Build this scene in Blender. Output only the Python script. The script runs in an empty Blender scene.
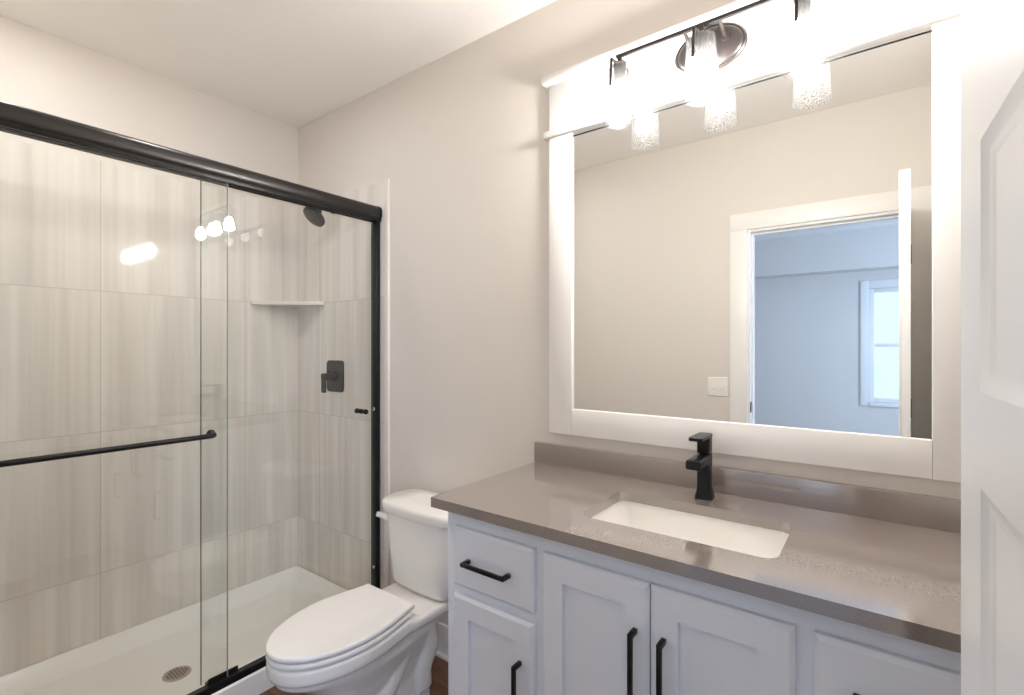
import bpy, bmesh, math, random
from mathutils import Vector, Matrix
random.seed(7)
PI = math.pi
scene = bpy.context.scene
COL = scene.collection

# ------------------------------------------------------------------ camera
cam_data = bpy.data.cameras.new('camera')
cam = bpy.data.objects.new('camera', cam_data)
COL.objects.link(cam)
cam.location = (2.838, -1.6206, 1.42)
cam.rotation_euler = (PI / 2, 0, math.radians(36.7))
cam_data.sensor_fit = 'HORIZONTAL'
cam_data.sensor_width = 36.0
cam_data.lens = 490.0 * 36.0 / 1024.0
cam_data.shift_y = -0.0003
cam_data.clip_start = 0.01
scene.camera = cam

# ------------------------------------------------------------------ world (daylight outside the bedroom window)
world = bpy.data.worlds.new('world')
scene.world = world
world.use_nodes = True
bg = world.node_tree.nodes['Background']
bg.inputs[0].default_value = (0.70, 0.86, 1.0, 1)
bg.inputs[1].default_value = 1.3

# ------------------------------------------------------------------ added daylight lamp outside the made-up bedroom side window
def area(name, loc, rot, sx, sy, power, color):
    d = bpy.data.lights.new(name, 'AREA')
    d.shape = 'RECTANGLE'; d.size = sx; d.size_y = sy
    d.energy = power; d.color = color
    o = bpy.data.objects.new(name, d)
    o.location = loc; o.rotation_euler = rot
    COL.objects.link(o)
    return o
area('added_daylight_fill', (4.75, -3.45, 1.5), (0, PI / 2, 0), 1.5, 1.7, 116.0, (0.48, 0.66, 1.0))
BULB = 430.0         # emission of the three vanity bulbs
DOWN = 74.0         # emission of the ceiling downlight lens and the added shower one

scene.view_settings.view_transform = 'Standard'
scene.view_settings.look = 'None'
scene.view_settings.gamma = 1.0
scene.view_settings.use_curve_mapping = False
scene.view_settings.exposure = 0.11
cy = scene.cycles
cy.max_bounces = 16; cy.diffuse_bounces = 8; cy.glossy_bounces = 8
cy.transparent_max_bounces = 24; cy.transmission_bounces = 8
cy.sample_clamp_indirect = 4.0
cy.blur_glossy = 0.6
cy.use_denoising = True

# ------------------------------------------------------------------ materials
def srgb(r, g, b):
    f = lambda c: (c / 12.92) if c <= 0.04045 else ((c + 0.055) / 1.055) ** 2.4
    return (f(r / 255), f(g / 255), f(b / 255), 1)

def new_mat(name):
    m = bpy.data.materials.new(name); m.use_nodes = True
    nt = m.node_tree
    return m, nt, nt.nodes['Principled BSDF']

def pbr(name, col, rough=0.5, metal=0.0, bump=0.0, bscale=200.0, spec=0.5, var=0.0, vscale=8.0, coat=0.0):
    m, nt, p = new_mat(name)
    p.inputs['Base Color'].default_value = col
    p.inputs['Roughness'].default_value = rough
    p.inputs['Metallic'].default_value = metal
    p.inputs['Specular IOR Level'].default_value = spec
    if coat:
        p.inputs['Coat Weight'].default_value = coat
        p.inputs['Coat Roughness'].default_value = 0.05
    tc = nt.nodes.new('ShaderNodeTexCoord')
    if bump:
        n = nt.nodes.new('ShaderNodeTexNoise'); n.inputs['Scale'].default_value = bscale
        n.inputs['Detail'].default_value = 4
        nt.links.new(tc.outputs['Object'], n.inputs['Vector'])
        b = nt.nodes.new('ShaderNodeBump'); b.inputs['Strength'].default_value = bump
        b.inputs['Distance'].default_value = 0.003
        nt.links.new(n.outputs['Fac'], b.inputs['Height'])
        nt.links.new(b.outputs['Normal'], p.inputs['Normal'])
    if var:
        n = nt.nodes.new('ShaderNodeTexNoise'); n.inputs['Scale'].default_value = vscale
        n.inputs['Detail'].default_value = 5
        nt.links.new(tc.outputs['Object'], n.inputs['Vector'])
        r = nt.nodes.new('ShaderNodeMix'); r.data_type = 'RGBA'
        r.inputs[6].default_value = tuple(c * (1 - var) for c in col[:3]) + (1,)
        r.inputs[7].default_value = tuple(min(1, c * (1 + var)) for c in col[:3]) + (1,)
        nt.links.new(n.outputs['Fac'], r.inputs[0])
        nt.links.new(r.outputs[2], p.inputs['Base Color'])
    return m

def emit(name, col, strength):
    m = bpy.data.materials.new(name); m.use_nodes = True
    nt = m.node_tree; nt.nodes.clear()
    e = nt.nodes.new('ShaderNodeEmission'); e.inputs[0].default_value = col; e.inputs[1].default_value = strength
    o = nt.nodes.new('ShaderNodeOutputMaterial'); nt.links.new(e.outputs[0], o.inputs[0])
    return m

def sheet_glass(name, tint, ior=1.5, seeds=False):
    m = bpy.data.materials.new(name); m.use_nodes = True
    nt = m.node_tree; nt.nodes.clear()
    t = nt.nodes.new('ShaderNodeBsdfTransparent'); t.inputs[0].default_value = tint
    g = nt.nodes.new('ShaderNodeBsdfGlossy'); g.inputs['Roughness'].default_value = 0.0
    f = nt.nodes.new('ShaderNodeFresnel'); f.inputs[0].default_value = ior
    ge = nt.nodes.new('ShaderNodeNewGeometry')
    mr = nt.nodes.new('ShaderNodeMapRange'); mr.inputs[3].default_value = ior; mr.inputs[4].default_value = 1.0 / ior
    nt.links.new(ge.outputs['Backfacing'], mr.inputs[0]); nt.links.new(mr.outputs[0], f.inputs[0])
    mx = nt.nodes.new('ShaderNodeMixShader')
    nt.links.new(f.outputs[0], mx.inputs[0]); nt.links.new(t.outputs[0], mx.inputs[1]); nt.links.new(g.outputs[0], mx.inputs[2])
    out = nt.nodes.new('ShaderNodeOutputMaterial')
    last = mx
    if seeds:
        tc = nt.nodes.new('ShaderNodeTexCoord')
        v = nt.nodes.new('ShaderNodeTexVoronoi'); v.inputs['Scale'].default_value = 210
        nt.links.new(tc.outputs['Object'], v.inputs['Vector'])
        n = nt.nodes.new('ShaderNodeTexNoise'); n.inputs['Scale'].default_value = 28
        nt.links.new(tc.outputs['Object'], n.inputs['Vector'])
        r = nt.nodes.new('ShaderNodeMapRange'); r.inputs[1].default_value = 0.42; r.inputs[2].default_value = 0.22
        r.inputs[3].default_value = 0.0; r.inputs[4].default_value = 1.0
        nt.links.new(v.outputs['Distance'], r.inputs[0])
        mu = nt.nodes.new('ShaderNodeMath'); mu.operation = 'MULTIPLY'
        nt.links.new(r.outputs[0], mu.inputs[0]); nt.links.new(n.outputs['Fac'], mu.inputs[1])
        ad = nt.nodes.new('ShaderNodeMath'); ad.operation = 'MULTIPLY_ADD'
        ad.inputs[1].default_value = 0.016; ad.inputs[2].default_value = 0.005
        nt.links.new(mu.outputs[0], ad.inputs[0])
        tm = nt.nodes.new('ShaderNodeMix'); tm.data_type = 'RGBA'
        tm.inputs[6].default_value = tint; tm.inputs[7].default_value = (0.30, 0.29, 0.29, 1)
        nt.links.new(r.outputs[0], tm.inputs[0]); nt.links.new(tm.outputs[2], t.inputs[0])
        bp = nt.nodes.new('ShaderNodeBump'); bp.inputs['Strength'].default_value = 0.5; bp.inputs['Distance'].default_value = 0.002
        nt.links.new(v.outputs['Distance'], bp.inputs['Height'])
        nt.links.new(bp.outputs['Normal'], g.inputs['Normal'])
        tr = nt.nodes.new('ShaderNodeBsdfTranslucent'); tr.inputs[0].default_value = (0.95, 0.95, 0.95, 1)
        df = nt.nodes.new('ShaderNodeBsdfDiffuse'); df.inputs[0].default_value = (0.9, 0.9, 0.9, 1)
        m2 = nt.nodes.new('ShaderNodeMixShader'); m2.inputs[0].default_value = 0.5
        nt.links.new(tr.outputs[0], m2.inputs[1]); nt.links.new(df.outputs[0], m2.inputs[2])
        m3 = nt.nodes.new('ShaderNodeMixShader')
        nt.links.new(ad.outputs[0], m3.inputs[0]); nt.links.new(mx.outputs[0], m3.inputs[1]); nt.links.new(m2.outputs[0], m3.inputs[2])
        last = m3
    nt.links.new(last.outputs[0], out.inputs[0])
    return m

def tile_mat(name, axis, off):
    """large square porcelain tile with vertical vein-like streaks, thin grout"""
    m, nt, p = new_mat(name)
    L = nt.links.new
    N = nt.nodes.new
    def math_(op, a, b=None, c=None):
        n = N('ShaderNodeMath'); n.operation = op
        for i, v in enumerate((a, b, c)):
            if v is None: continue
            if isinstance(v, (int, float)): n.inputs[i].default_value = v
            else: L(v, n.inputs[i])
        return n.outputs[0]
    g = N('ShaderNodeNewGeometry')
    s = N('ShaderNodeSeparateXYZ'); L(g.outputs['Position'], s.inputs[0])
    u = s.outputs['X'] if axis == 'x' else math_('MULTIPLY', s.outputs['Y'], -1.0)
    W, H = 0.633, 0.64
    a = math_('DIVIDE', math_('SUBTRACT', u, off), W)
    b = math_('DIVIDE', math_('SUBTRACT', s.outputs['Z'], 0.395), H)
    iu = math_('FLOOR', a); iv = math_('FLOOR', b)
    du = math_('MULTIPLY', math_('ABSOLUTE', math_('SUBTRACT', math_('FRACT', math_('ADD', a, 0.5)), 0.5)), W)
    dv = math_('MULTIPLY', math_('ABSOLUTE', math_('SUBTRACT', math_('FRACT', math_('ADD', b, 0.5)), 0.5)), H)
    grout = math_('LESS_THAN', math_('MINIMUM', du, dv), 0.0013)
    seed = math_('MULTIPLY_ADD', iu, 7.31, math_('MULTIPLY', iv, 3.77))
    def streak(su, sz, sc, det):
        c = N('ShaderNodeCombineXYZ')
        L(math_('MULTIPLY', u, su), c.inputs[0]); L(math_('MULTIPLY', s.outputs['Z'], sz), c.inputs[1])
        L(math_('MULTIPLY_ADD', seed, 5.0, sc), c.inputs[2])
        n = N('ShaderNodeTexNoise'); n.inputs['Scale'].default_value = 1.0; n.inputs['Detail'].default_value = det
        n.inputs['Roughness'].default_value = 0.6
        L(c.outputs[0], n.inputs['Vector'])
        return n.outputs['Fac']
    f = math_('ADD', math_('MULTIPLY', streak(13, 0.45, 0, 2), 0.68), math_('MULTIPLY', streak(42, 0.8, 9, 2), 0.32))
    r = N('ShaderNodeValToRGB')
    e = r.color_ramp.elements
    e[0].position = 0.34; e[0].color = srgb(212, 206, 199)
    e[1].position = 0.66; e[1].color = srgb(234, 230, 224)
    k = r.color_ramp.elements.new(0.5); k.color = srgb(224, 218, 211)
    L(f, r.inputs[0])
    mx = N('ShaderNodeMix'); mx.data_type = 'RGBA'
    L(grout, mx.inputs[0]); L(r.outputs[0], mx.inputs[6]); mx.inputs[7].default_value = srgb(190, 183, 175)
    L(mx.outputs[2], p.inputs['Base Color'])
    p.inputs['Roughness'].default_value = 0.055
    bp = N('ShaderNodeBump'); bp.inputs['Strength'].default_value = 0.3; bp.inputs['Distance'].default_value = 0.001; bp.invert = True
    L(grout, bp.inputs['Height']); L(bp.outputs['Normal'], p.inputs['Normal'])
    return m

def wood_mat(name):
    m, nt, p = new_mat(name)
    L = nt.links.new; N = nt.nodes.new
    tc = N('ShaderNodeTexCoord')
    br = N('ShaderNodeTexBrick'); br.inputs['Scale'].default_value = 1.0
    br.inputs['Brick Width'].default_value = 1.2; br.inputs['Row Height'].default_value = 0.15
    br.inputs['Mortar Size'].default_value = 0.0012
    br.inputs['Color1'].default_value = srgb(128, 92, 68); br.inputs['Color2'].default_value = srgb(104, 73, 54)
    br.inputs['Mortar'].default_value = srgb(52, 36, 28)
    L(tc.outputs['Object'], br.inputs['Vector'])
    mp = N('ShaderNodeMapping'); mp.inputs['Scale'].default_value = (2.0, 34.0, 1.0); L(tc.outputs['Object'], mp.inputs['Vector'])
    n = N('ShaderNodeTexNoise'); n.inputs['Scale'].default_value = 2.0; n.inputs['Detail'].default_value = 6; L(mp.outputs[0], n.inputs['Vector'])
    r = N('ShaderNodeMapRange'); r.inputs[1].default_value = 0.3; r.inputs[2].default_value = 0.7; r.inputs[3].default_value = 0.6; r.inputs[4].default_value = 1.15
    L(n.outputs['Fac'], r.inputs[0])
    mx = N('ShaderNodeMix'); mx.data_type = 'RGBA'; mx.blend_type = 'MULTIPLY'; mx.inputs[0].default_value = 1.0
    L(br.outputs['Color'], mx.inputs[6]); L(r.outputs[0], mx.inputs[7])
    L(mx.outputs[2], p.inputs['Base Color']); p.inputs['Roughness'].default_value = 0.42
    return m

def quartz_mat(name):
    m, nt, p = new_mat(name)
    L = nt.links.new; N = nt.nodes.new
    tc = N('ShaderNodeTexCoord')
    n = N('ShaderNodeTexNoise'); n.inputs['Scale'].default_value = 260; n.inputs['Detail'].default_value = 3
    L(tc.outputs['Object'], n.inputs['Vector'])
    r = N('ShaderNodeValToRGB'); e = r.color_ramp.elements
    e[0].position = 0.36; e[0].color = srgb(127, 116, 110); e[1].position = 0.64; e[1].color = srgb(133, 122, 116)
    L(n.outputs['Fac'], r.inputs[0]); L(r.outputs[0], p.inputs['Base Color'])
    p.inputs['Roughness'].default_value = 0.10
    p.inputs['Coat Weight'].default_value = 1.0; p.inputs['Coat IOR'].default_value = 2.1; p.inputs['Coat Roughness'].default_value = 0.10
    return m

M = {}
M['wall'] = pbr('painted_greige_wall', srgb(220, 214, 207), 0.75, bump=0.05, bscale=260)
M['ceiling'] = pbr('textured_white_ceiling', srgb(243, 240, 236), 0.85, bump=0.35, bscale=110)
M['trim'] = pbr('white_trim_paint', srgb(238, 236, 233), 0.35)
M['door'] = pbr('white_door_paint', srgb(236, 236, 236), 0.32)
M['cabinet'] = pbr('white_cabinet_paint', srgb(228, 231, 239), 0.38)
M['porcelain'] = pbr('white_porcelain', srgb(238, 235, 231), 0.12, spec=0.55)
M['seat'] = pbr('white_seat_plastic', srgb(240, 238, 235), 0.16)
M['acrylic'] = pbr('white_acrylic_pan', srgb(245, 243, 239), 0.22)
M['black'] = pbr('matte_black_metal', (0.008, 0.008, 0.009, 1), 0.32, metal=0.0, spec=0.28)
M['bronze'] = pbr('dark_bronze_metal', (0.018, 0.015, 0.014, 1), 0.30, metal=0.25, spec=0.6)
M['fixture'] = pbr('dark_bronze_fixture_metal', (0.020, 0.016, 0.015, 1), 0.38, metal=0.3, spec=0.5)
M['chrome'] = pbr('chrome', (0.75, 0.75, 0.75, 1), 0.12, metal=1.0)
M['mirror'] = pbr('mirror_silver', (0.93, 0.94, 0.925, 1), 0.0, metal=1.0)
M['quartz'] = quartz_mat('grey_quartz')
M['wood'] = wood_mat('brown_plank_floor')
M['carpet'] = pbr('bedroom_carpet', srgb(170, 164, 158), 0.95, bump=0.6, bscale=400)
M['tileL'] = tile_mat('striped_tile_left', 'y', 0.32)
M['tileB'] = tile_mat('striped_tile_back', 'x', 0.245)
M['tileF'] = tile_mat('striped_tile_front', 'x', 0.10)
M['tiletrim'] = pbr('tile_edge_trim', srgb(226, 221, 213), 0.3)
M['shelf'] = pbr('white_stone_shelf', srgb(226, 222, 214), 0.3)
M['glass'] = sheet_glass('shower_sheet_glass', (0.978, 0.988, 0.981, 1), 1.62)
M['edge'] = pbr('green_glass_edge', (0.05, 0.09, 0.075, 1), 0.1)
M['edge2'] = pbr('pale_glass_edge', (0.30, 0.36, 0.32, 1), 0.15)
M['pane'] = sheet_glass('window_glass', (0.97, 0.985, 0.99, 1))
M['seeded'] = sheet_glass('seeded_glass', (0.97, 0.97, 0.97, 1), seeds=True)
M['bulb'] = emit('glowing_bulb', (1.0, 0.965, 0.93, 1), BULB)
M['lens'] = emit('downlight_lens', (1.0, 0.98, 0.96, 1), DOWN)
M['plate'] = pbr('white_switch_plastic', srgb(240, 238, 232), 0.3)
M['drain'] = pbr('brushed_drain', srgb(196, 184, 172), 0.35, metal=0.6)
M['hole'] = pbr('dark_drain_hole', (0.20, 0.17, 0.15, 1), 0.6)

# ------------------------------------------------------------------ mesh helpers
def merge(bm, t):
    me = bpy.data.meshes.new('tmp'); t.to_mesh(me); t.free(); bm.from_mesh(me); bpy.data.meshes.remove(me)

def box(bm, x0, x1, y0, y1, z0, z1, bev=0.0, seg=2, mat=None):
    t = bmesh.new()
    bmesh.ops.create_cube(t, size=1.0)
    for v in t.verts:
        v.co = Vector(((x0 + x1) / 2 + v.co.x * abs(x1 - x0), (y0 + y1) / 2 + v.co.y * abs(y1 - y0), (z0 + z1) / 2 + v.co.z * abs(z1 - z0)))
    if bev:
        bmesh.ops.bevel(t, geom=list(t.edges), offset=bev, segments=seg, affect='EDGES', profile=0.5)
    if mat is not None: bmesh.ops.transform(t, matrix=mat, verts=t.verts)
    merge(bm, t)

def loft(bm, rings, cap0=True, cap1=True, closed=True):
    vs = [[bm.verts.new(p) for p in r] for r in rings]
    n = len(vs[0])
    for a, b in zip(vs[:-1], vs[1:]):
        for i in range(n if closed else n - 1):
            j = (i + 1) % n
            bm.faces.new((a[i], a[j], b[j], b[i]))
    if cap0: bm.faces.new(list(reversed(vs[0])))
    if cap1: bm.faces.new(vs[-1])
    return vs

def lathe(bm, prof, c, seg=40, axis='z', cap0=False, cap1=False):
    rings = []
    for r, h in prof:
        ring = []
        for i in range(seg):
            a = 2 * PI * i / seg
            p = Vector((r * math.cos(a), r * math.sin(a), h))
            if axis == 'y': p = Vector((p.x, -h, p.y))        # h grows towards the room (-y)
            if axis == 'x': p = Vector((h, p.x, p.y))
            ring.append(Vector(c) + p)
        rings.append(ring)
    loft(bm, rings, cap0, cap1)

def tube(bm, pts, r, seg=14, cap=True):
    pts = [Vector(p) for p in pts]
    rr = r if isinstance(r, (list, tuple)) else [r] * len(pts)
    up = Vector((0, 0, 1)); rings = []
    t0 = (pts[1] - pts[0]).normalized()
    nrm = t0.orthogonal().normalized()
    for i, p in enumerate(pts):
        if i == 0: t = t0
        elif i == len(pts) - 1: t = (pts[-1] - pts[-2]).normalized()
        else: t = ((pts[i] - pts[i - 1]).normalized() + (pts[i + 1] - pts[i]).normalized()).normalized()
        nrm = (nrm - t * nrm.dot(t)).normalized()
        bn = t.cross(nrm)
        rings.append([p + (nrm * math.cos(2 * PI * k / seg) + bn * math.sin(2 * PI * k / seg)) * rr[i] for k in range(seg)])
    loft(bm, rings, cap, cap)

def smooth_path(pts, n=8):
    """Catmull-Rom through the points"""
    P = [Vector(p) for p in pts]; P = [P[0] * 2 - P[1]] + P + [P[-1] * 2 - P[-2]]
    out = []
    for i in range(1, len(P) - 2):
        for k in range(n):
            t = k / n
            a, b, c, d = P[i - 1], P[i], P[i + 1], P[i + 2]
            out.append(0.5 * ((2 * b) + (c - a) * t + (2 * a - 5 * b + 4 * c - d) * t * t + (3 * b - a - 3 * c + d) * t ** 3))
    out.append(P[-2])
    return out

def rrect(x0, x1, y0, y1, r, n=6):
    pts = []
    for cx, cy_, a0 in ((x1 - r, y1 - r, 0), (x0 + r, y1 - r, PI / 2), (x0 + r, y0 + r, PI), (x1 - r, y0 + r, 1.5 * PI)):
        for k in range(n + 1):
            a = a0 + PI / 2 * k / n
            pts.append((cx + r * math.cos(a), cy_ + r * math.sin(a)))
    return pts
def ringz(pts, z): return [Vector((p[0], p[1], z)) for p in pts]
def ringy(pts, y): return [Vector((p[0], y, p[1])) for p in pts]

LOC = {}
def tag(o, label, cat=None, group=None, kind=None):
    if label: o['label'] = label
    if cat: o['category'] = cat
    if group: o['group'] = group
    if kind: o['kind'] = kind
    return o

def thing(name, loc, label, cat, group=None, kind=None):
    o = bpy.data.objects.new(name, None); COL.objects.link(o)
    o.location = loc; o.empty_display_size = 0.05
    LOC[o.name] = Vector(loc)
    return tag(o, label, cat, group, kind)

def obj(name, bm, mat, parent=None, origin=None, angle=35.0, label=None):
    bmesh.ops.remove_doubles(bm, verts=bm.verts, dist=1e-6)
    bmesh.ops.recalc_face_normals(bm, faces=bm.faces)
    base = LOC[parent.name] if parent else Vector(origin or (0, 0, 0))
    for v in bm.verts: v.co -= base
    me = bpy.data.meshes.new(name); bm.to_mesh(me); bm.free()
    for p in me.polygons: p.use_smooth = True
    me.set_sharp_from_angle(angle=math.radians(angle))
    me.materials.append(mat)
    o = bpy.data.objects.new(name, me); COL.objects.link(o)
    LOC[o.name] = base
    if parent: o.parent = parent
    else: o.location = base
    if label: o['label'] = label
    return o

def struct(name, bm, mat, label, cat, parent=None, origin=None):
    o = obj(name, bm, mat, parent, origin)
    if not parent: tag(o, label, cat, None, 'structure')
    return o
def bx(*a, **k):
    bm = bmesh.new(); box(bm, *a, **k); return bm
def boxes(*lst):
    bm = bmesh.new()
    for b in lst: box(bm, *b)
    return bm

# ------------------------------------------------------------------ room shell
H = 2.76; XR = 3.12; YD = -1.675; YD2 = -1.79; YS = -1.53
BX0, BX1, BY1 = -0.6, 4.6, -5.45        # bedroom
struct('floor', bx(-0.1, XR + 0.1, YD2, 0.1, -0.1, 0.0), M['wood'], 'brown wood plank floor of the bathroom beside the toilet', 'floor')
struct('floor_bedroom', bx(BX0 - 0.1, BX1 + 0.1, BY1 - 0.1, YD2, -0.1, 0.0), M['carpet'], 'carpeted floor of the bedroom beyond the doorway', 'floor')
struct('ceiling', bx(-0.1, XR + 0.1, YD, 0.1, H, H + 0.1), M['ceiling'], 'white textured bathroom ceiling', 'ceiling')
struct('ceiling_bedroom', bx(BX0 - 0.1, BX1 + 0.1, BY1 - 0.1, YD2, H, H + 0.1), M['ceiling'], 'bedroom ceiling seen in the mirror', 'ceiling')
struct('wall_back', bx(-0.1, XR + 0.1, 0.0, 0.1, 0, H), M['wall'], 'greige painted wall behind the toilet, mirror and vanity', 'wall')
struct('wall_left', bx(-0.1, 0.0, YD, 0.0, 0, H), M['wall'], 'greige painted wall above the tile at the back of the shower', 'wall')
struct('wall_right', bx(XR, XR + 0.1, YD, 0.0, 0, H), M['wall'], 'greige painted wall at the right end of the vanity, behind the open door', 'wall')
DX0, DX1, DZ = 2.197, 2.968, 2.142     # door opening
struct('wall_front', boxes((0.0, DX0, YD2, YD, 0, H), (DX1, XR + 0.1, YD2, YD, 0, H), (DX0, DX1, YD2, YD, DZ, H), (0.0, 0.86, YD, YS, 0, H)),
       M['wall'], 'greige painted wall around the doorway, reflected in the mirror', 'wall')
# bedroom shell with the far window and an added side window for light
WX0, WX1, WZ0, WZ1 = 2.765, 3.60, 0.785, 2.10
struct('wall_bedroom_far', boxes((BX0, WX0, BY1 - 0.12, BY1, 0, H), (WX1, BX1, BY1 - 0.12, BY1, 0, H), (WX0, WX1, BY1 - 0.12, BY1, 0, WZ0), (WX0, WX1, BY1 - 0.12, BY1, WZ1, H)),
       M['wall'], 'far bedroom wall with a window, seen through the doorway in the mirror', 'wall')
struct('wall_bedroom_left', bx(BX0 - 0.1, BX0, BY1, YD2, 0, H), M['wall'], 'left side wall of the bedroom', 'wall')
struct('wall_bedroom_right', boxes((BX1, BX1 + 0.1, BY1, -4.4, 0, H), (BX1, BX1 + 0.1, -2.5, YD2, 0, H), (BX1, BX1 + 0.1, -4.4, -2.5, 0, 0.7), (BX1, BX1 + 0.1, -4.4, -2.5, 2.3, H)),
       M['wall'], 'right side wall of the bedroom with an opening for the added window', 'wall')
struct('wall_bedroom_near', boxes((BX0, -0.0, YD2, YD2 + 0.1, 0, H), (XR + 0.1, BX1, YD2, YD2 + 0.1, 0, H)), M['wall'], 'bedroom side of the wall beside the bathroom doorway', 'wall')
struct('trim_soffit', bx(BX0, BX1, BY1, -5.2, 2.31, H), M['wall'], 'dropped soffit running under the bedroom ceiling above the window', 'soffit')
def window(name, x0, x1, y, z0, z1, label):
    fr = bmesh.new()
    for b in ((x0 + 0.045, x1 - 0.045, y - 0.09, y - 0.03, z0, z0 + 0.045), (x0 + 0.045, x1 - 0.045, y - 0.09, y - 0.03, z1 - 0.045, z1), (x0, x0 + 0.045, y - 0.09, y - 0.03, z0, z1),
              (x1 - 0.045, x1, y - 0.09, y - 0.03, z0, z1), (x0 + 0.045, x1 - 0.045, y - 0.085, y - 0.04, (z0 + z1) / 2 - 0.02, (z0 + z1) / 2 + 0.02)):
        box(fr, *b, bev=0.004)
    w = obj(name, fr, M['trim'], origin=((x0 + x1) / 2, y, z0)); tag(w, label, 'window', None, 'structure')
    obj('pane', bx(x0 + 0.04, x1 - 0.04, y - 0.063, y - 0.058, z0 + 0.04, z1 - 0.04), M['pane'], w)
    c = bmesh.new()
    for b in ((x0 - 0.085, x0, y, y + 0.02, z0 - 0.045, z1 + 0.095), (x1, x1 + 0.085, y, y + 0.02, z0 - 0.045, z1 + 0.095), (x0, x1, y, y + 0.02, z1, z1 + 0.095),
              (x0, x1, y, y + 0.035, z0 - 0.045, z0)):
        box(c, *b, bev=0.003)
    obj('window_casing', c, M['trim'], w)
window('window_1', WX0, WX1, BY1, WZ0, WZ1, 'white framed bedroom window with bright daylight, reflected in the mirror')

sw_ = bmesh.new()  # made-up side window, added to light the bedroom evenly
for b in ((-4.4, -4.35, 0.7, 2.3), (-2.55, -2.5, 0.7, 2.3), (-4.35, -2.55, 0.7, 0.75), (-4.35, -2.55, 2.25, 2.3), (-3.475, -3.425, 0.75, 2.25)):
    box(sw_, BX1 + 0.03, BX1 + 0.09, b[0], b[1], b[2], b[3], 0.003)
for b in ((-4.49, -4.40, 0.61, 2.39), (-2.50, -2.41, 0.61, 2.39), (-4.40, -2.50, 0.61, 0.70), (-4.40, -2.50, 2.30, 2.39)):
    box(sw_, BX1 - 0.02, BX1, b[0], b[1], b[2], b[3], 0.003)
w2 = obj('window_added', sw_, M['trim'], origin=(BX1, -3.45, 0.7)); tag(w2, 'wide white framed side window, unseen, added to bring daylight into the bedroom', 'window', None, 'structure')
obj('pane', bx(BX1 + 0.055, BX1 + 0.060, -4.36, -2.54, 0.74, 2.26), M['pane'], w2)

# shower tile
ZT = 2.267
struct('wall_tile_left', bx(0.0, 0.010, YS, 0.0, 0.07, ZT), M['tileL'], 'long shower wall of pale streaked tile at the left', 'tile')
struct('wall_tile_back', bx(0.010, 0.83, -0.010, 0.0, 0.0, ZT), M['tileB'], 'end shower wall of pale streaked tile behind the shower head and valve', 'tile')
struct('wall_tile_front', bx(0.010, 0.83, YS, YS + 0.010, 0.0, ZT), M['tileF'], 'shower end wall of streaked tile out of view at the left', 'tile')
struct('trim_tile_edge', boxes((0.83, 0.862, -0.013, 0.0, 0.0, ZT + 0.004, 0.003),), M['tiletrim'], 'thin pale strip finishing the tile edge beside the black shower jamb', 'trim')

# baseboards
def baseboard(name, x0, x1, y0, y1, along, sgn, label):
    bm = bmesh.new()
    if along == 'x':
        box(bm, x0, x1, y0, y0 + sgn * 0.014, 0, 0.150, 0.004)
        box(bm, x0, x1, y0, y0 + sgn * 0.026, 0, 0.02, 0.006)
    else:
        box(bm, x0, x0 + sgn * 0.014, y0, y1, 0, 0.150, 0.004)
        box(bm, x0, x0 + sgn * 0.026, y0, y1, 0, 0.02, 0.006)
    struct(name, bm, M['trim'], label, 'baseboard')
baseboard('baseboard_back', 0.864, 1.80, 0, 0, 'x', -1, 'white baseboard with shoe moulding behind the toilet')
baseboard('baseboard_front', 0.87, DX0 - 0.10, YD, 0, 'x', 1, 'white baseboard along the wall left of the doorway')
baseboard('baseboard_right', XR, 0, YD + 0.02, -0.60, 'y', -1, 'white baseboard behind the open door')

# door jamb, casing
cas = boxes((DX0 - 0.094, DX0 + 0.004, YD, YD + 0.019, 0, DZ - 0.0042, 0.001), (DX1 - 0.004, DX1 + 0.095, YD, YD + 0.019, 0, DZ - 0.0042, 0.001),
            (DX0 - 0.094, DX1 + 0.095, YD, YD + 0.019, DZ - 0.004, DZ + 0.098, 0.001))
ca = struct('trim_1', cas, M['trim'], 'flat white casing around the bathroom doorway, reflected in the mirror', 'door casing')
jm = boxes((DX0, DX0 + 0.018, YD2 - 0.01, YD + 0.003, 0, DZ), (DX1 - 0.014, DX1, YD2 - 0.01, YD + 0.003, 0, DZ), (DX0 + 0.018, DX1 - 0.014, YD2 - 0.01, YD + 0.003, DZ - 0.018, DZ),
           (DX0 + 0.018, DX0 + 0.026, YD2 + 0.02, YD - 0.042, 0, DZ - 0.018), (DX0 + 0.026, DX1 - 0.014, YD2 + 0.02, YD - 0.042, DZ - 0.03, DZ - 0.018))
obj('door_jamb', jm, M['trim'], ca)
obj('strike_plate', bx(DX0 + 0.016, DX0 + 0.0205, YD - 0.03, YD + 0.001, 1.02, 1.085), M['black'], ca, label='black strike plate on the doorway jamb')

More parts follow.
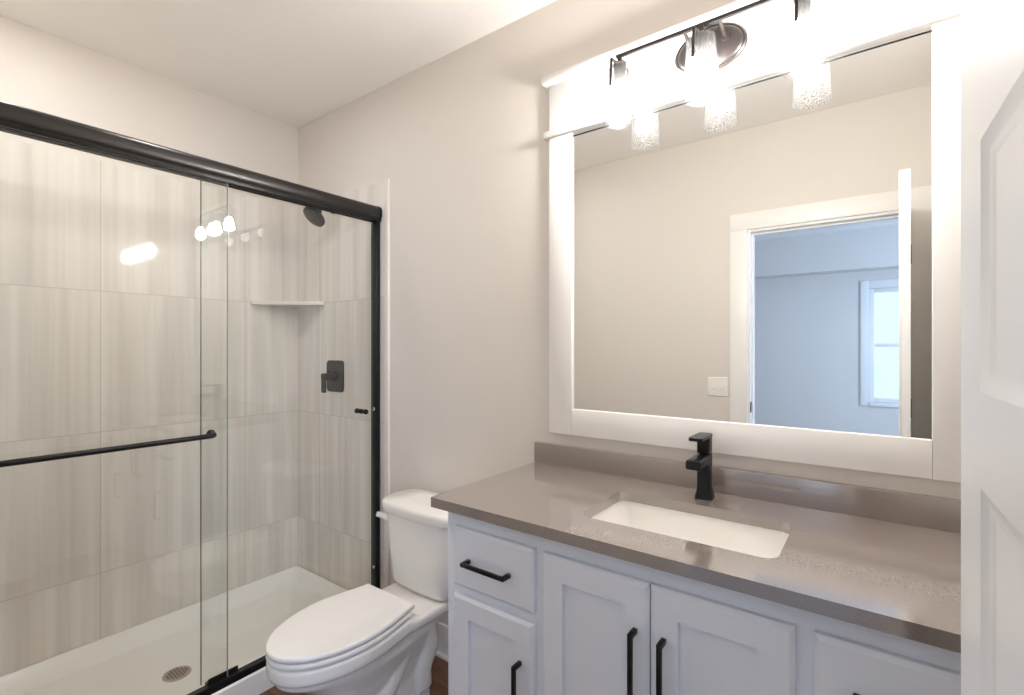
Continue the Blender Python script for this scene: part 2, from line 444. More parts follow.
# open door leaf: hinge at (2.963,-1.66); swings into the room
DW, DT, DH = 0.735, 0.037, 2.135
def door():
    bm = bmesh.new()
    box(bm, 0, DW, 0.0065, DT - 0.0065, 0.012, DH)               # core; x along leaf, y thickness
    cols = ((0.098, 0.098 + 0.215), (DW - 0.098 - 0.215, DW - 0.098))
    rows = ((0.22, 0.86), (0.98, 1.295), (1.380, 1.603), (1.690, 1.96))
    xs = [0, cols[0][0], cols[0][1], cols[1][0], cols[1][1], DW]
    for s in (0, 1):
        y0, y1 = (0, 0.008) if s == 0 else (DT - 0.008, DT)
        for a, b in ((xs[0], xs[1]), (xs[2], xs[3]), (xs[4], xs[5])):
            box(bm, a, b, y0, y1, 0.012, DH)
        for a, b in ((xs[1], xs[2]), (xs[3], xs[4])):
            z = 0.012
            for r in rows + ((DH, DH),):
                if r[0] > z: box(bm, a, b, y0, y1, z, r[0])
                z = r[1]
            for r in rows:                                        # ogee slope and raised field
                o, i = (0.0 if s == 0 else DT), (0.0075 if s == 0 else DT - 0.0075)
                def R(d, y): return [Vector((a + d, y, r[0] + d)), Vector((b - d, y, r[0] + d)), Vector((b - d, y, r[1] - d)), Vector((a + d, y, r[1] - d))]
                m_ = o + (i - o) * 0.55
                loft(bm, [R(0, o), R(0.009, m_), R(0.014, m_), R(0.024, i), R(0.028, i)], False, True)
    return bm
HX, HY = 2.967, -1.662
ang = math.radians(88.3)
bm = door()
# local x along leaf from hinge, local y=0 is the face on the camera side when open
mat = Matrix.Translation((HX, HY, 0)) @ Matrix.Rotation(ang + math.radians(3.4), 4, 'Z') @ Matrix.Translation((0, 0, 0))
bmesh.ops.transform(bm, matrix=mat, verts=bm.verts)
dl = obj('door_1', bm, M['door'], origin=(HX, HY, 0)); tag(dl, 'white moulded panel door standing open at the right edge', 'door', None, 'structure')
for z in (0.30, 1.105, 1.90):
    t = bmesh.new(); lathe(t, [(0.007, -0.05), (0.007, 0.05)], (HX + 0.006, HY + 0.004, z), 14, 'z', True, True)
    box(t, HX - 0.03, HX + 0.002, HY - 0.0045, HY - 0.0005, z - 0.05, z + 0.05)
    obj('hinge', t, M['black'], dl, label='black door hinge')

# ------------------------------------------------------------------ shower pan
pan = thing('shower_pan', (0.41, -0.765, 0), 'low white shower base with drain behind the sliding glass doors', 'shower base')
bm = bmesh.new()
X0, X1, Y0, Y1 = 0.011, 0.812, YS + 0.011, -0.011
ZR = 0.097
rs = [ringz(rrect(X0, X1, Y0, Y1, 0.012), 0.0), ringz(rrect(X0, X1, Y0, Y1, 0.012), ZR - 0.006), ringz(rrect(X0 + 0.004, X1 - 0.006, Y0 + 0.004, Y1 - 0.004, 0.012), ZR),
      ringz(rrect(X0 + 0.012, X1 - 0.108, Y0 + 0.012, Y1 - 0.012, 0.03), ZR), ringz(rrect(X0 + 0.017, X1 - 0.113, Y0 + 0.017, Y1 - 0.017, 0.03), ZR - 0.006),
      ringz(rrect(X0 + 0.075, X1 - 0.135, Y0 + 0.06, Y1 - 0.06, 0.04), 0.045), ringz(rrect(X0 + 0.095, X1 - 0.15, Y0 + 0.08, Y1 - 0.08, 0.05), 0.036),
      ringz(rrect(X0 + 0.25, X1 - 0.30, -0.92, -0.68, 0.04), 0.027)]
loft(bm, rs, True, True)
obj('base', bm, M['acrylic'], pan, angle=18)
DRX, DRY = 0.445, -0.80
bm = bmesh.new(); lathe(bm, [(0.052, 0.0), (0.052, 0.004), (0.044, 0.0055), (0.0, 0.0055)], (DRX, DRY, 0.026), 36, 'z', True, False)
dr = obj('drain_grate', bm, M['drain'], pan, label='round metal drain grate')
bm = bmesh.new()
for i in range(-3, 4):
    for j in range(-3, 4):
        if i * i + j * j <= 10:
            box(bm, DRX + i * 0.0115 - 0.0042, DRX + i * 0.0115 + 0.0042, DRY + j * 0.0115 - 0.0042, DRY + j * 0.0115 + 0.0042, 0.0315, 0.0321)
obj('drain_slots', bm, M['hole'], dr)

# ------------------------------------------------------------------ shower enclosure
enc = thing('shower_enclosure', (0.765, -0.765, ZR), 'black framed sliding glass shower doors with a rounded top rail', 'shower door')
YA, YB = YS + 0.012, -0.012
XC = 0.777
def yring(pts, y): return [Vector((p[0], y, p[1])) for p in pts]
def header_prof(s=1.0):
    pts = []
    for k in range(28):
        a = 2 * PI * k / 28
        ca_, sa_ = math.cos(a), math.sin(a)
        e = 0.75
        pts.append((XC + s * 0.036 * math.copysign(abs(ca_) ** e, ca_), 2.104 + s * 0.036 * math.copysign(abs(sa_) ** e, sa_)))
    return pts
bm = bmesh.new(); loft(bm, [yring(header_prof(), YA), yring(header_prof(), YB - 0.012)])
hd = obj('header_rail', bm, M['bronze'], enc)
bm = bmesh.new(); loft(bm, [yring(header_prof(1.04), YB - 0.016), yring(header_prof(1.06), YB - 0.008), yring(header_prof(1.02), YB), ])
obj('rail_end_cap', bm, M['black'], hd)
obj('rail_channel', boxes((XC - 0.030, XC - 0.024, YA, YB, 2.062, 2.085, 0.001), (XC - 0.003, XC + 0.003, YA, YB, 2.064, 2.085, 0.001), (XC + 0.024, XC + 0.030, YA, YB, 2.062, 2.085, 0.001)), M['black'], hd)
for (y0, y1) in ((YB - 0.024, YB), (YA, YA + 0.024)):
    j = obj('wall_jamb', boxes((XC - 0.014, XC + 0.020, y0, y1, ZR + 0.001, 2.085, 0.003)), M['black'], enc)
    if y0 > -0.5:
        for z in (1.105, 0.30):
            t = bmesh.new(); lathe(t, [(0.009, 0.0), (0.009, 0.004), (0.005, 0.007)], (XC + 0.004, y0 + 0.0005, z), 14, 'y', True, True)
            obj('screw', t, M['chrome'], j, label='small chrome screw head')
obj('bottom_track', boxes((XC - 0.030, XC + 0.030, YA + 0.03, YB - 0.03, ZR + 0.0005, ZR + 0.012, 0.002), (XC + 0.022, XC + 0.030, YA + 0.03, YB - 0.03, ZR + 0.006, ZR + 0.030, 0.002)), M['black'], enc)
obj('door_guide', boxes((XC - 0.028, XC + 0.018, -0.81, -0.70, ZR + 0.012, ZR + 0.026, 0.003), (XC - 0.003, XC + 0.003, -0.81, -0.70, ZR + 0.016, ZR + 0.045, 0.001)), M['black'], enc)
XO, XI = XC + 0.014, XC - 0.016
def panel(x, y0, y1, z0, z1, rot, em='edge'):
    bm = bx(x - 0.004, x + 0.004, y0, y1, z0, z1)
    c = Vector((x, (y0 + y1) / 2, (z0 + z1) / 2))
    mt = Matrix.Translation(c) @ Matrix.Rotation(math.radians(rot), 4, 'Z') @ Matrix.Translation(-c)
    bmesh.ops.transform(bm, matrix=mt, verts=bm.verts)
    p = obj('glass_panel', bm, M['glass'], enc)
    e = bmesh.new()
    for y in (y0, y1): box(e, x - 0.0042, x + 0.0042, y - 0.0008, y + 0.0008, z0, z1)
    bmesh.ops.transform(e, matrix=mt, verts=e.verts)
    obj('glass_edge', e, M[em], p, label='green polished glass edge')
    return p
po = panel(XO, YA + 0.035, -0.745, ZR + 0.028, 2.065, 0.0, 'edge2')
pi_ = panel(XI, -0.828, YB - 0.025, ZR + 0.028, 2.065, 0.0)
# towel bar on the outer panel
bm = bmesh.new()
xb = XO + 0.052; zb = 1.088
pts = [(XO + 0.004, -0.808, zb + 0.004), (XO + 0.03, -0.808, zb + 0.003), (xb - 0.01, -0.811, zb), (xb, -0.823, zb), (xb, -1.0, zb), (xb, -1.3, zb), (xb, -1.42, zb), (xb - 0.01, -1.432, zb), (XO + 0.03, -1.435, zb), (XO + 0.004, -1.435, zb)]
tube(bm, pts, 0.0095, 16)
for y in (-0.808, -1.435): lathe(bm, [(0.0, 0.0), (0.014, 0.0), (0.014, 0.006), (0.010, 0.008), (0.0, 0.008)], (XO + 0.004, y, zb + 0.003), 18, 'x')
obj('towel_bar', bm, M['black'], po)
bm = bmesh.new(); lathe(bm, [(0.0, 0), (0.012, 0.0), (0.012, 0.005), (0.008, 0.010), (0.008, 0.022), (0.013, 0.028), (0.013, 0.036), (0.0, 0.038)], (XI + 0.004, -0.10, 1.098), 20, 'x')
lathe(bm, [(0.0, 0), (0.012, 0.0), (0.012, -0.006), (0.008, -0.010), (0.008, -0.022), (0.013, -0.028), (0.013, -0.036), (0.0, -0.038)], (XI - 0.004, -0.10, 1.098), 20, 'x')
obj('knob', bm, M['black'], pi_)

# corner shelf
bm = bmesh.new()
n = 10; tri = [(0.010, -0.010), (0.010, -0.290), (0.022, -0.292)] + [(0.022 + (0.264) * k / n, -0.292 + 0.264 * k / n + 0.0) for k in range(1, n)] + [(0.290, -0.022), (0.290, -0.010)]
loft(bm, [[Vector((x, y, 1.662)) for x, y in tri], [Vector((x, y, 1.682)) for x, y in tri]])
tag(obj('corner_shelf', bm, M['shelf'], origin=(0.1, -0.1, 1.662), angle=20), 'pale triangular stone shelf in the tiled shower corner', 'shelf')

# shower valve
vx, vz, yw = 0.405, 1.258, -0.010
va = thing('shower_valve', (vx, yw, vz), 'black shower valve with rounded square plate and lever on the tiled wall', 'shower valve')
bm = bmesh.new()
pr = lambda d: rrect(vx - 0.080 + d, vx + 0.080 - d, vz - 0.088 + d, vz + 0.088 - d, 0.022 - d * 0.5)
loft(bm, [ringy(pr(0), yw), ringy(pr(0), yw - 0.004), ringy(pr(0.004), yw - 0.008), ], True, True)
obj('wall_plate', bm, M['black'], va)
bm = bmesh.new(); lathe(bm, [(0.026, 0.008), (0.026, 0.02), (0.021, 0.024), (0.021, 0.058), (0.018, 0.061), (0.0, 0.061)], (vx, yw, vz - 0.002), 28, 'y', True)
obj('hub', bm, M['black'], va)
bm = bmesh.new()
box(bm, vx - 0.020, vx + 0.020, yw - 0.082, yw - 0.058, vz - 0.020, vz + 0.018, 0.006)
box(bm, vx - 0.016, vx + 0.016, yw - 0.082, yw - 0.066, vz - 0.088, vz - 0.006, 0.005)
obj('lever', bm, M['black'], va)

# shower head
sx, sz = 0.385, 2.200
sh = thing('shower_fixture', (sx, yw, sz), 'black shower head on an arm in the tiled corner below the top rail', 'shower head')
bm = bmesh.new(); lathe(bm, [(0.031, 0.0), (0.031, 0.004), (0.016, 0.012), (0.010, 0.014)], (sx, yw, sz), 28, 'y', True, True)
obj('flange', bm, M['black'], sh)
arm = smooth_path([(sx, yw, sz), (sx, -0.05, sz + 0.004), (sx, -0.08, sz - 0.008), (sx, -0.102, sz - 0.034)], 6)
bm = bmesh.new(); tube(bm, arm, 0.0095, 14)
obj('arm', bm, M['black'], sh)
bm = bmesh.new()
lathe(bm, [(0.0, 0.052), (0.013, 0.050), (0.015, 0.036), (0.020, 0.028), (0.056, 0.013), (0.064, 0.004), (0.064, -0.006), (0.059, -0.009), (0.0, -0.009)], (0, 0, 0), 32)
mt = Matrix.Translation((sx, -0.128, sz - 0.070)) @ Matrix.Rotation(math.radians(-42), 4, 'X')
bmesh.ops.transform(bm, matrix=mt, verts=bm.verts)
hh = obj('spray_head', bm, M['black'], sh)
bm = bmesh.new()
for rr, k in ((0.0, 1), (0.014, 6), (0.027, 12), (0.038, 16)):
    for i in range(k):
        a = 2 * PI * i / k
        lathe(bm, [(0.0022, -0.0085), (0.0016, -0.0115), (0.0, -0.0115)], (rr * math.cos(a), rr * math.sin(a), 0), 6)
bmesh.ops.transform(bm, matrix=mt, verts=bm.verts)
obj('nozzles', bm, M['fixture'], hh)

# ------------------------------------------------------------------ toilet
TX = 1.294
to = thing('toilet', (TX, -0.40, 0), 'white two-piece toilet with closed lid between the shower and the vanity', 'toilet')
def egg(yb, yt, ym, wb, w, n=18, corner=0.0):
    """outline: back edge at yb half width wb, widest w at ym, rounded tip at yt"""
    L = []
    for k in range(n + 1):                     # right side: tip -> widest
        a = PI / 2 * k / n
        L.append((w * math.sin(a) ** 1.0 if k else 0.0, ym + (yt - ym) * math.cos(a) ** 1.0 if k < n else ym))
    m = 8
    for k in range(1, m + 1):
        t = k / m
        L.append((w + (wb - w) * (t * t * (3 - 2 * t) * 0.5 + t * t * 0.5), ym + (yb - ym) * t))
    pts = [(TX + x, y) for x, y in L]
    pts += [(TX + wb * (1 - 0.5 * k), yb) for k in (1, 2, 3)]
    pts += [(TX - x, y) for x, y in reversed(L[1:])]
    return pts
def inset(pts, d):
    cx = TX; cy_ = sum(p[1] for p in pts) / len(pts)
    out = []
    n = len(pts)
    for i, p in enumerate(pts):
        a = Vector(pts[i - 1]); b = Vector(pts[(i + 1) % n]); t = (b - a)
        if t.length < 1e-9: out.append(p); continue
        t.normalize(); nn = Vector((-t.y, t.x))
        out.append((p[0] + nn.x * d, p[1] + nn.y * d))
    return out
# bowl, fused with a voxel remesh
bm = bmesh.new()
rim = egg(-0.34, -0.832, -0.565, 0.143, 0.174)
prof = [(0.401, 0.004), (0.398, 0.0), (0.362, 0.0), (0.352, 0.002), (0.346, 0.014), (0.325, 0.020)]
rings = [ringz(inset(rim, d), z) for z, d in reversed(prof)]
low = []
for z, w, yb, yt, ym in ((0.0, 0.112, -0.22, -0.63, -0.50), (0.03, 0.110, -0.22, -0.625, -0.49), (0.05, 0.094, -0.23, -0.605, -0.47), (0.13, 0.086, -0.24, -0.60, -0.46),
                         (0.20, 0.102, -0.24, -0.645, -0.50), (0.25, 0.128, -0.25, -0.70, -0.535), (0.30, 0.148, -0.25, -0.765, -0.55)):
    low.append(ringz(egg(yb, yt, ym, w * 0.80, w), z))
loft(bm, low + rings)
# deck under the tank
dk = lambda d: rrect(TX - 0.155 + d, TX + 0.155 - d, -0.40 + d, -0.09 - d, 0.035)
loft(bm, [ringz(dk(0.06), 0.29), ringz(dk(0.020), 0.345), ringz(dk(0.004), 0.352), ringz(dk(0.0), 0.360), ringz(dk(0.0), 0.386), ringz(dk(0.008), 0.391)])
# trapway relief on both sides
for s in (-1, 1):
    tp = smooth_path([(TX + s * 0.050, -0.57, 0.17), (TX + s * 0.060, -0.50, 0.13), (TX + s * 0.066, -0.43, 0.15), (TX + s * 0.068, -0.37, 0.24), (TX + s * 0.070, -0.30, 0.31),
                      (TX + s * 0.072, -0.245, 0.29), (TX + s * 0.070, -0.225, 0.21), (TX + s * 0.060, -0.25, 0.13), (TX + s * 0.060, -0.25, 0.05)], 6)
    tube(bm, tp, 0.046, 14)
    box(bm, TX + s * 0.095 - 0.03, TX + s * 0.095 + 0.03, -0.47, -0.33, 0.0, 0.035, 0.012)
bo = obj('bowl', bm, M['porcelain'], to)
r = bo.modifiers.new('fuse', 'REMESH'); r.mode = 'VOXEL'; r.voxel_size = 0.006; r.use_smooth_shade = True
sm = bo.modifiers.new('smooth', 'SMOOTH'); sm.factor = 0.5; sm.iterations = 6
# seat and lid
def slab(pts, z0, z1, r_, dome=0.0):
    bm = bmesh.new()
    rr = []
    for k in range(5):
        a = PI / 2 * k / 4; rr.append(ringz(inset(pts, r_ * (1 - math.sin(a))), z0 + r_ * (1 - math.cos(a))))
    for k in range(7):
        a = PI / 2 * k / 6; rr.append(ringz(inset(pts, r_ * (1 - math.cos(a))), z1 - r_ * (1 - math.sin(a))))
    for f, h in ((0.75, 0.5), (0.4, 0.85), (0.1, 1.0)):
        cy_ = sum(p[1] for p in pts) / len(pts)
        base = inset(pts, r_)
        rr.append([Vector((TX + (p[0] - TX) * f, cy_ + (p[1] - cy_) * f, z1 + dome * h)) for p in base])
    loft(bm, rr)
    return bm
st = egg(-0.365, -0.834, -0.565, 0.142, 0.174)
obj('seat', slab(st, 0.405, 0.4245, 0.008), M['seat'], to)
ld = egg(-0.352, -0.836, -0.565, 0.138, 0.174)
obj('seat_lid', slab(ld, 0.428, 0.448, 0.009, 0.005), M['seat'], to)
for s in (-1, 1):
    t = bmesh.new(); tube(t, [(TX + s * 0.05, -0.345, 0.418), (TX + s * 0.105, -0.345, 0.418)], 0.013, 14)
    obj('hinge', t, M['seat'], to)
# tank
def tankring(hw, yf, yb, z, rc, bow):
    p = rrect(TX - hw, TX + hw, yf, yb, rc, 8)
    # resample the straight front edge so it can bow
    out = []
    n = len(p)
    for i in range(n):
        a, b = p[i], p[(i + 1) % n]
        out.append(a)
        if i % 9 == 8:
            for k in range(1, 10): out.append((a[0] + (b[0] - a[0]) * k / 10, a[1] + (b[1] - a[1]) * k / 10))
    return [Vector((x, y - (bow * (1 - ((x - TX) / hw) ** 2) if y < (yf + yb) / 2 else 0), z)) for x, y in out]
bm = bmesh.new()
loft(bm, [tankring(0.150, -0.190, -0.055, 0.392, 0.05, 0.012), tankring(0.172, -0.212, -0.045, 0.399, 0.055, 0.014), tankring(0.183, -0.220, -0.040, 0.42, 0.06, 0.016),
          tankring(0.196, -0.226, -0.036, 0.55, 0.06, 0.018), tankring(0.209, -0.230, -0.033, 0.706, 0.06, 0.02), tankring(0.190, -0.220, -0.04, 0.708, 0.055, 0.02)])
obj('tank', bm, M['porcelain'], to, angle=50)
bm = bmesh.new()
loft(bm, [tankring(0.222, -0.240, -0.031, 0.7095, 0.06, 0.02), tankring(0.225, -0.243, -0.027, 0.714, 0.065, 0.021), tankring(0.228, -0.245, -0.026, 0.741, 0.066, 0.021),
          tankring(0.2255, -0.2435, -0.028, 0.750, 0.065, 0.0205), tankring(0.217, -0.236, -0.034, 0.756, 0.060, 0.02), tankring(0.10, -0.17, -0.08, 0.758, 0.03, 0.01)])
obj('tank_lid', bm, M['porcelain'], to, angle=60)
bm = bmesh.new()
lx = TX - 0.208
lathe(bm, [(0.0, 0.010), (0.020, 0.008), (0.022, 0.0), (0.022, -0.008), (0.0, -0.014)], (lx, -0.175, 0.650), 18, 'x')
pth = smooth_path([(lx - 0.002, -0.175, 0.648), (lx - 0.018, -0.188, 0.654), (lx - 0.034, -0.204, 0.665), (lx - 0.052, -0.218, 0.671)], 6)
tube(bm, pth, [0.018 - 0.007 * i / (len(pth) - 1) for i in range(len(pth))], 12)
obj('flush_lever', bm, M['porcelain'], to)
for s in (-1, 1):
    t = bmesh.new(); lathe(t, [(0.014, 0.033), (0.014, 0.044), (0.009, 0.052), (0.0, 0.053)], (TX + s * 0.100, -0.40, 0), 18, 'z', True)
    obj('bolt_cap', t, M['porcelain'], to)

# ------------------------------------------------------------------ vanity cabinet
VX0, VX1, VF = 1.792, 3.116, -0.542
va = thing('vanity_cabinet', ((VX0 + VX1) / 2, -0.27, 0), 'white shaker vanity cabinet with black pulls under the grey countertop', 'vanity')
bm = bmesh.new()
box(bm, VX0, VX0 + 0.018, VF, -0.003, 0.0, 0.938, 0.001)
box(bm, VX1 - 0.018, VX1, VF, -0.003, 0.0, 0.938, 0.001)
box(bm, VX0, VX1, VF + 0.002, -0.004, 0.10, 0.118)
box(bm, VX0, VX1, -0.020, -0.004, 0.10, 0.938)
box(bm, VX0, VX1, VF + 0.07, VF + 0.085, 0.0, 0.10)
# face frame
st_ = [(VX0 + 0.0182, 1.842), (2.100, 2.158), (2.698, 2.758), (3.016, VX1 - 0.0182)]
for a, b in st_: box(bm, a, b, VF, VF + 0.02, 0.09, 0.9375)
for (a, b), (c, d) in zip(st_[:-1], st_[1:]):
    box(bm, b, c, VF, VF + 0.02, 0.872, 0.9375)
    box(bm, b, c, VF, VF + 0.02, 0.09, 0.135)
for a, b in ((1.842, 2.100), (2.758, 3.016)): box(bm, a, b, VF, VF + 0.02, 0.680, 0.735)
obj('body', bm, M['cabinet'], va)
def pull(parent, x, z, length, vertical, yf):
    bm = bmesh.new(); h = length / 2; w = 0.0055
    if vertical:
        box(bm, x - w, x + w, yf - 0.034, yf - 0.024, z - h, z + h, 0.0015)
        for q in (z - h + w, z + h - w): box(bm, x - w, x + w, yf - 0.030, yf + 0.002, q - w, q + w, 0.001)
    else:
        box(bm, x - h, x + h, yf - 0.034, yf - 0.024, z - w, z + w, 0.0015)
        for q in (x - h + w, x + h - w): box(bm, q - w, q + w, yf - 0.030, yf + 0.002, z - w, z + w, 0.001)
    obj('handle', bm, M['black'], parent, label='matte black bar pull')
def frontslab(x0, x1, z0, z1, y0, y1, bev, seg=2):
    """slab with an eased, sloping edge round its face"""
    bm = bmesh.new()
    R = lambda d, y: [Vector((x0 + d, y, z0 + d)), Vector((x1 - d, y, z0 + d)), Vector((x1 - d, y, z1 - d)), Vector((x0 + d, y, z1 - d))]
    loft(bm, [R(0, y0), R(0, y1 + 0.007), R(0.002, y1 + 0.005), R(bev, y1), R(bev + 0.0005, y1)])
    return bm
def drawer(x0, x1, z0, z1):
    d = obj('drawer', frontslab(x0, x1, z0, z1, VF, VF - 0.019, 0.010), M['cabinet'], va, angle=10)
    pull(d, (x0 + x1) / 2 - 0.006, (z0 + z1) / 2 - 0.002, 0.156, False, VF - 0.019)
def cdoor(x0, x1, z0, z1, hx, hz):
    bm = bmesh.new(); y0, y1 = VF, VF - 0.019; s = 0.062
    R = lambda d, y: [Vector((x0 + d, y, z0 + d)), Vector((x1 - d, y, z0 + d)), Vector((x1 - d, y, z1 - d)), Vector((x0 + d, y, z1 - d))]
    loft(bm, [R(0, y0), R(0, y1 + 0.007), R(0.002, y1 + 0.005), R(0.009, y1), R(s, y1), R(s + 0.0005, y1 + 0.0115), R(s + 0.001, y1 + 0.0115)])
    d = obj('door', bm, M['cabinet'], va, angle=10)
    pull(d, hx, hz, 0.165, True, y1)
drawer(1.828, 2.116, 0.718, 0.890)
cdoor(1.828, 2.116, 0.125, 0.692, 2.075, 0.502)
cdoor(2.143, 2.4285, 0.125, 0.889, 2.397, 0.700)
cdoor(2.4315, 2.713, 0.125, 0.889, 2.463, 0.700)
drawer(2.744, 3.032, 0.718, 0.890)
cdoor(2.744, 3.032, 0.125, 0.692, 2.786, 0.502)

# countertop with the sink cut-out
CZ0, CZ1 = 0.940, 0.969
CX0, CX1, CY0, CY1 = 1.760, 3.118, -0.585, -0.002
hole = rrect(2.192, 2.668, -0.458, -0.178, 0.035, 7)
def plate_with_hole(outer, inner, z0, z1):
    bm = bmesh.new(); loops = []
    for z in (z1, z0):
        o = [bm.verts.new((x, y, z)) for x, y in outer]; i = [bm.verts.new((x, y, z)) for x, y in inner]
        eds = [bm.edges.new((l[k], l[(k + 1) % len(l)])) for l in (o, i) for k in range(len(l))]
        bmesh.ops.triangle_fill(bm, use_beauty=True, use_dissolve=False, edges=eds)
        loops.append((o, i))
    for q in (0, 1):
        a, b = loops[0][q], loops[1][q]
        for k in range(len(a)):
            j = (k + 1) % len(a); bm.faces.new((a[k], a[j], b[j], b[k]))
    return bm
ct = obj('countertop', plate_with_hole(rrect(CX0, CX1, CY0, CY1, 0.003, 3), hole, CZ0, CZ1), M['quartz'], origin=(2.44, -0.29, CZ0), angle=30)
tag(ct, 'grey speckled quartz countertop on the white vanity', 'countertop')
bs = obj('backsplash', bx(CX0 - 0.005, CX1, -0.022, -0.001, CZ1, 1.047, 0.0015), M['quartz'], origin=(2.44, -0.01, CZ1))
tag(bs, 'low grey quartz backsplash strip along the wall below the mirror', 'backsplash')

# sink
sk = thing('sink', (2.43, -0.318, 0.80), 'white rectangular undermount sink set into the grey countertop', 'sink')
def hr(d, r): return rrect(2.192 + d, 2.668 - d, -0.458 + d, -0.178 - d, r, 7)
bm = bmesh.new()
loft(bm, [ringz(hr(-0.025, 0.05), CZ0 - 0.001), ringz(hr(-0.004, 0.037), CZ0 - 0.001), ringz(hr(-0.003, 0.037), CZ0 - 0.006), ringz(hr(0.004, 0.036), 0.86), ringz(hr(0.016, 0.04), 0.822),
          ringz(hr(0.034, 0.04), 0.811), ringz(hr(0.10, 0.03), 0.806), ringz(hr(0.12, 0.015), 0.805)], False, True)
loft(bm, [ringz(hr(-0.025, 0.05), CZ0 - 0.0012), ringz(hr(-0.025, 0.05), CZ0 - 0.013), ringz(hr(-0.012, 0.045), CZ0 - 0.016), ringz(hr(-0.006, 0.04), 0.85), ringz(hr(0.02, 0.04), 0.797)], False, True)
obj('basin', bm, M['porcelain'], sk, angle=50)
bm = bmesh.new(); lathe(bm, [(0.030, 0.0), (0.030, 0.003), (0.024, 0.005), (0.0, 0.006)], (2.43, -0.318, 0.805), 28, 'z', True)
obj('drain', bm, M['black'], sk, label='black pop-up drain')

# faucet
fx, fy, fz = 2.423, -0.098, CZ1
fa = thing('faucet', (fx, fy, fz), 'matte black single-handle faucet behind the sink on the countertop', 'faucet')
def sq(w, d, z, r): return ringz(rrect(fx - w, fx + w, fy - d, fy + d, r, 5), z)
bm = bmesh.new()
loft(bm, [sq(0.0255, 0.0255, fz, 0.010), sq(0.0255, 0.0255, fz + 0.003, 0.010), sq(0.0225, 0.0225, fz + 0.013, 0.009), sq(0.0195, 0.020, fz + 0.028, 0.008), sq(0.0185, 0.019, fz + 0.045, 0.007), sq(0.0185, 0.019, fz + 0.134, 0.007)])
obj('column', bm, M['black'], fa)
bm = bmesh.new()
def sec(y, zt, zb_, w): return [Vector((fx + p[0], y, p[1])) for p in rrect(-w, w, zb_, zt, 0.006, 4)]
loft(bm, [sec(fy + 0.012, fz + 0.134, fz + 0.088, 0.0190), sec(fy - 0.03, fz + 0.134, fz + 0.106, 0.0195), sec(fy - 0.07, fz + 0.133, fz + 0.108, 0.020), sec(fy - 0.112, fz + 0.132, fz + 0.104, 0.0212), sec(fy - 0.118, fz + 0.130, fz + 0.106, 0.0200)])
obj('spout', bm, M['black'], fa)
bm = bmesh.new()
loft(bm, [sq(0.0185, 0.019, fz + 0.137, 0.007), sq(0.0185, 0.019, fz + 0.186, 0.007)])
loft(bm, [[Vector((fx + p[0], fy + p[1], z)) for p in rrect(-0.0195, 0.0195, -0.098, 0.020, 0.008, 5)] for z in (fz + 0.183, fz + 0.192)])
box(bm, fx - 0.012, fx + 0.012, fy - 0.012, fy + 0.012, fz + 0.130, fz + 0.140)
obj('lever_handle', bm, M['black'], fa)

# ------------------------------------------------------------------ framed mirror
mi = thing('framed_mirror', (2.435, -0.001, 1.092), 'large mirror in a white board frame with a capped header above the vanity', 'mirror')
FX0, FX1, GX0, GX1, FZ0, GZ0, GZ1 = 1.824, 3.046, 1.923, 2.948, 1.092, 1.189, 2.218
obj('mirror_glass', bx(GX0 - 0.012, GX1 + 0.012, -0.011, -0.004, GZ0 - 0.012, GZ1 + 0.003), M['mirror'], mi)
obj('frame_stile', bx(FX0, GX0, -0.022, -0.0015, FZ0, GZ1 + 0.005, 0.002), M['trim'], mi)
obj('frame_stile', bx(GX1, FX1, -0.022, -0.0015, FZ0, GZ1 + 0.005, 0.002), M['trim'], mi)
obj('frame_rail', bx(GX0 + 0.0005, GX1 - 0.0005, -0.022, -0.0015, FZ0, GZ0, 0.002), M['trim'], mi)
obj('mirror_gap_shade', bx(GX0 - 0.002, GX1 + 0.002, -0.0125, -0.004, GZ1 - 0.009, GZ1 - 0.005), M['black'], mi, label='thin dark strip imitating the shaded gap reflected along the top edge of the mirror')  # dark strip stands in for the gap reflection at the mirror top
obj('header_board', bx(FX0, FX1, -0.022, -0.0015, GZ1 + 0.028, 2.424, 0.002), M['trim'], mi)
obj('bead_moulding', bx(FX0 - 0.018, FX1 + 0.018, -0.036, -0.0015, GZ1 + 0.003, GZ1 + 0.030, 0.004), M['trim'], mi)
obj('cap_moulding', boxes((FX0 - 0.018, FX1 + 0.018, -0.052, -0.0015, 2.423, 2.453, 0.004)), M['trim'], mi)

# ------------------------------------------------------------------ vanity light
LY, LZ = -0.121, 2.374
LXS = (2.161, 2.420, 2.680)
vl = thing('vanity_light', (2.42, -0.022, 2.345), 'dark bronze three-light bar with seeded glass shades above the mirror', 'wall light')
bm = bmesh.new()
ov = lambda s, y: [Vector((2.420 + 0.108 * s * math.cos(2 * PI * k / 48), y, 2.346 + 0.072 * s * math.sin(2 * PI * k / 48))) for k in range(48)]
loft(bm, [ov(1, -0.0225), ov(1.0, -0.032), ov(0.95, -0.036), ov(0.91, -0.034), ov(0.88, -0.038), ov(0.80, -0.042), ov(0.3, -0.044)], True, True)
obj('backplate', bm, M['fixture'], vl)
for dx in (-0.05, 0.05):
    bm = bmesh.new()
    tube(bm, [(2.42 + dx, -0.040, 2.358), (2.42 + dx, -0.075, 2.362), (2.42 + dx, LY, LZ)], 0.0055, 12)
    lathe(bm, [(0.0, 0.012), (0.011, 0.010), (0.012, 0.0), (0.0, -0.002)], (2.42 + dx, -0.042, 2.358), 16, 'y')
    obj('support_arm', bm, M['fixture'], vl)
obj('bar', bx(LXS[0] - 0.012, LXS[2] + 0.012, LY - 0.0055, LY + 0.0055, LZ - 0.0055, LZ + 0.0055, 0.001), M['fixture'], vl)
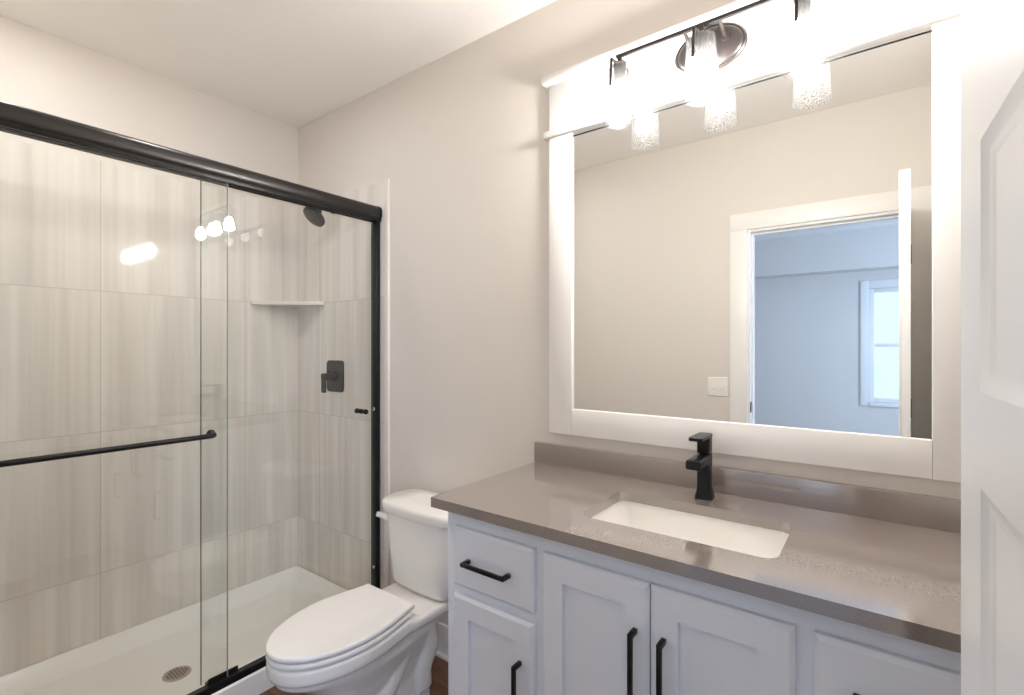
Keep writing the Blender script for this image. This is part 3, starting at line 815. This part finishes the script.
for x in LXS:
    z1, z0 = 2.340, 2.158                   # shade top and open bottom
    bm = bmesh.new()
    lathe(bm, [(0.012, z1 + 0.002), (0.030, z1 + 0.002), (0.0385, z1 - 0.004), (0.0415, z1 - 0.012), (0.0525, z0 + 0.002), (0.0525, z0), (0.0495, z0), (0.0495, z0 + 0.002), (0.0385, z1 - 0.013), (0.035, z1 - 0.006), (0.012, z1 - 0.003)], (x, LY, 0), 48)
    s_ = obj('shade', bm, M['seeded'], vl, angle=50)
    bm = bmesh.new()
    lathe(bm, [(0.0, z1 + 0.030), (0.008, z1 + 0.030), (0.008, z1 + 0.012), (0.022, z1 + 0.009), (0.022, z1 + 0.003), (0.0, z1 + 0.003)], (x, LY, 0), 20)
    rot = Matrix.Translation((x, LY, 0)) @ Matrix.Rotation(math.radians(80), 4, 'Z') @ Matrix.Translation((-x, -LY, 0))
    t = bmesh.new()
    box(t, x - 0.047, x + 0.047, LY - 0.004, LY + 0.004, z1 + 0.004, z1 + 0.009)
    for q in (-1, 1):
        xx = x + q * 0.047
        loft(t, [[Vector((xx + a, LY + b, z1 + 0.009)) for a, b in ((-0.002, -0.004), (0.002, -0.004), (0.002, 0.004), (-0.002, 0.004))],
                 [Vector((xx + q * 0.005 + a, LY + b, z1 - 0.082)) for a, b in ((-0.002, -0.004), (0.002, -0.004), (0.002, 0.004), (-0.002, 0.004))]])
    bmesh.ops.transform(t, matrix=rot, verts=t.verts); merge(bm, t)
    obj('shade_holder', bm, M['fixture'], vl, label='dark strap holder over the glass shade')
    bm = bmesh.new(); lathe(bm, [(0.0, z1 - 0.002), (0.019, z1 - 0.002), (0.019, z1 - 0.052), (0.0, z1 - 0.052)], (x, LY, 0), 22)
    obj('socket', bm, M['fixture'], vl)
    bm = bmesh.new(); lathe(bm, [(0.0, z1 - 0.142), (0.014, z1 - 0.139), (0.025, z1 - 0.129), (0.030, z1 - 0.112), (0.028, z1 - 0.094), (0.020, z1 - 0.074), (0.0155, z1 - 0.054), (0.0, z1 - 0.053)], (x, LY, 0), 28)
    obj('bulb', bm, M['bulb'], vl, label='glowing frosted bulb')

# ceiling downlight above the picture, and an added one to brighten the shower
for dx_, dy_, lab in ((0.93, -0.835, 'round white lit downlight in the ceiling in front of the shower doors'), (0.50, -1.33, 'round white lit downlight, unseen, added in the shower ceiling to brighten the shower')):
    dn = thing('ceiling_downlight', (dx_, dy_, H - 0.012), lab, 'ceiling light', 'ceiling downlights')
    bm = bmesh.new(); lathe(bm, [(0.072, -0.012), (0.088, -0.011), (0.095, -0.004), (0.095, 0.0)], (dx_, dy_, H), 40)
    obj('trim_ring', bm, M['trim'], dn)
    bm = bmesh.new(); lathe(bm, [(0.0, -0.011), (0.073, -0.011), (0.073, -0.002), (0.0, -0.002)], (dx_, dy_, H), 36)
    obj('lens', bm, M['lens'], dn)

# light switch on the wall left of the doorway (seen in the mirror)
sw = thing('light_switch', (2.028, YD, 1.17), 'white double light switch plate beside the doorway, reflected in the mirror', 'light switch')
bm = bmesh.new(); R_ = lambda d, y: ringy(rrect(1.966 + d, 2.090 - d, 1.110 + d, 1.230 - d, 0.006), y)
loft(bm, [R_(0, YD), R_(0, YD + 0.004), R_(0.003, YD + 0.007)])
obj('plate', bm, M['plate'], sw)
for q in (-1, 1):
    t = bmesh.new(); box(t, 2.028 + q * 0.027 - 0.006, 2.028 + q * 0.027 + 0.006, YD + 0.006, YD + 0.018, 1.165 + q * 0.003 - 0.011, 1.165 + q * 0.003 + 0.011, 0.002)
    obj('toggle', t, M['plate'], sw)
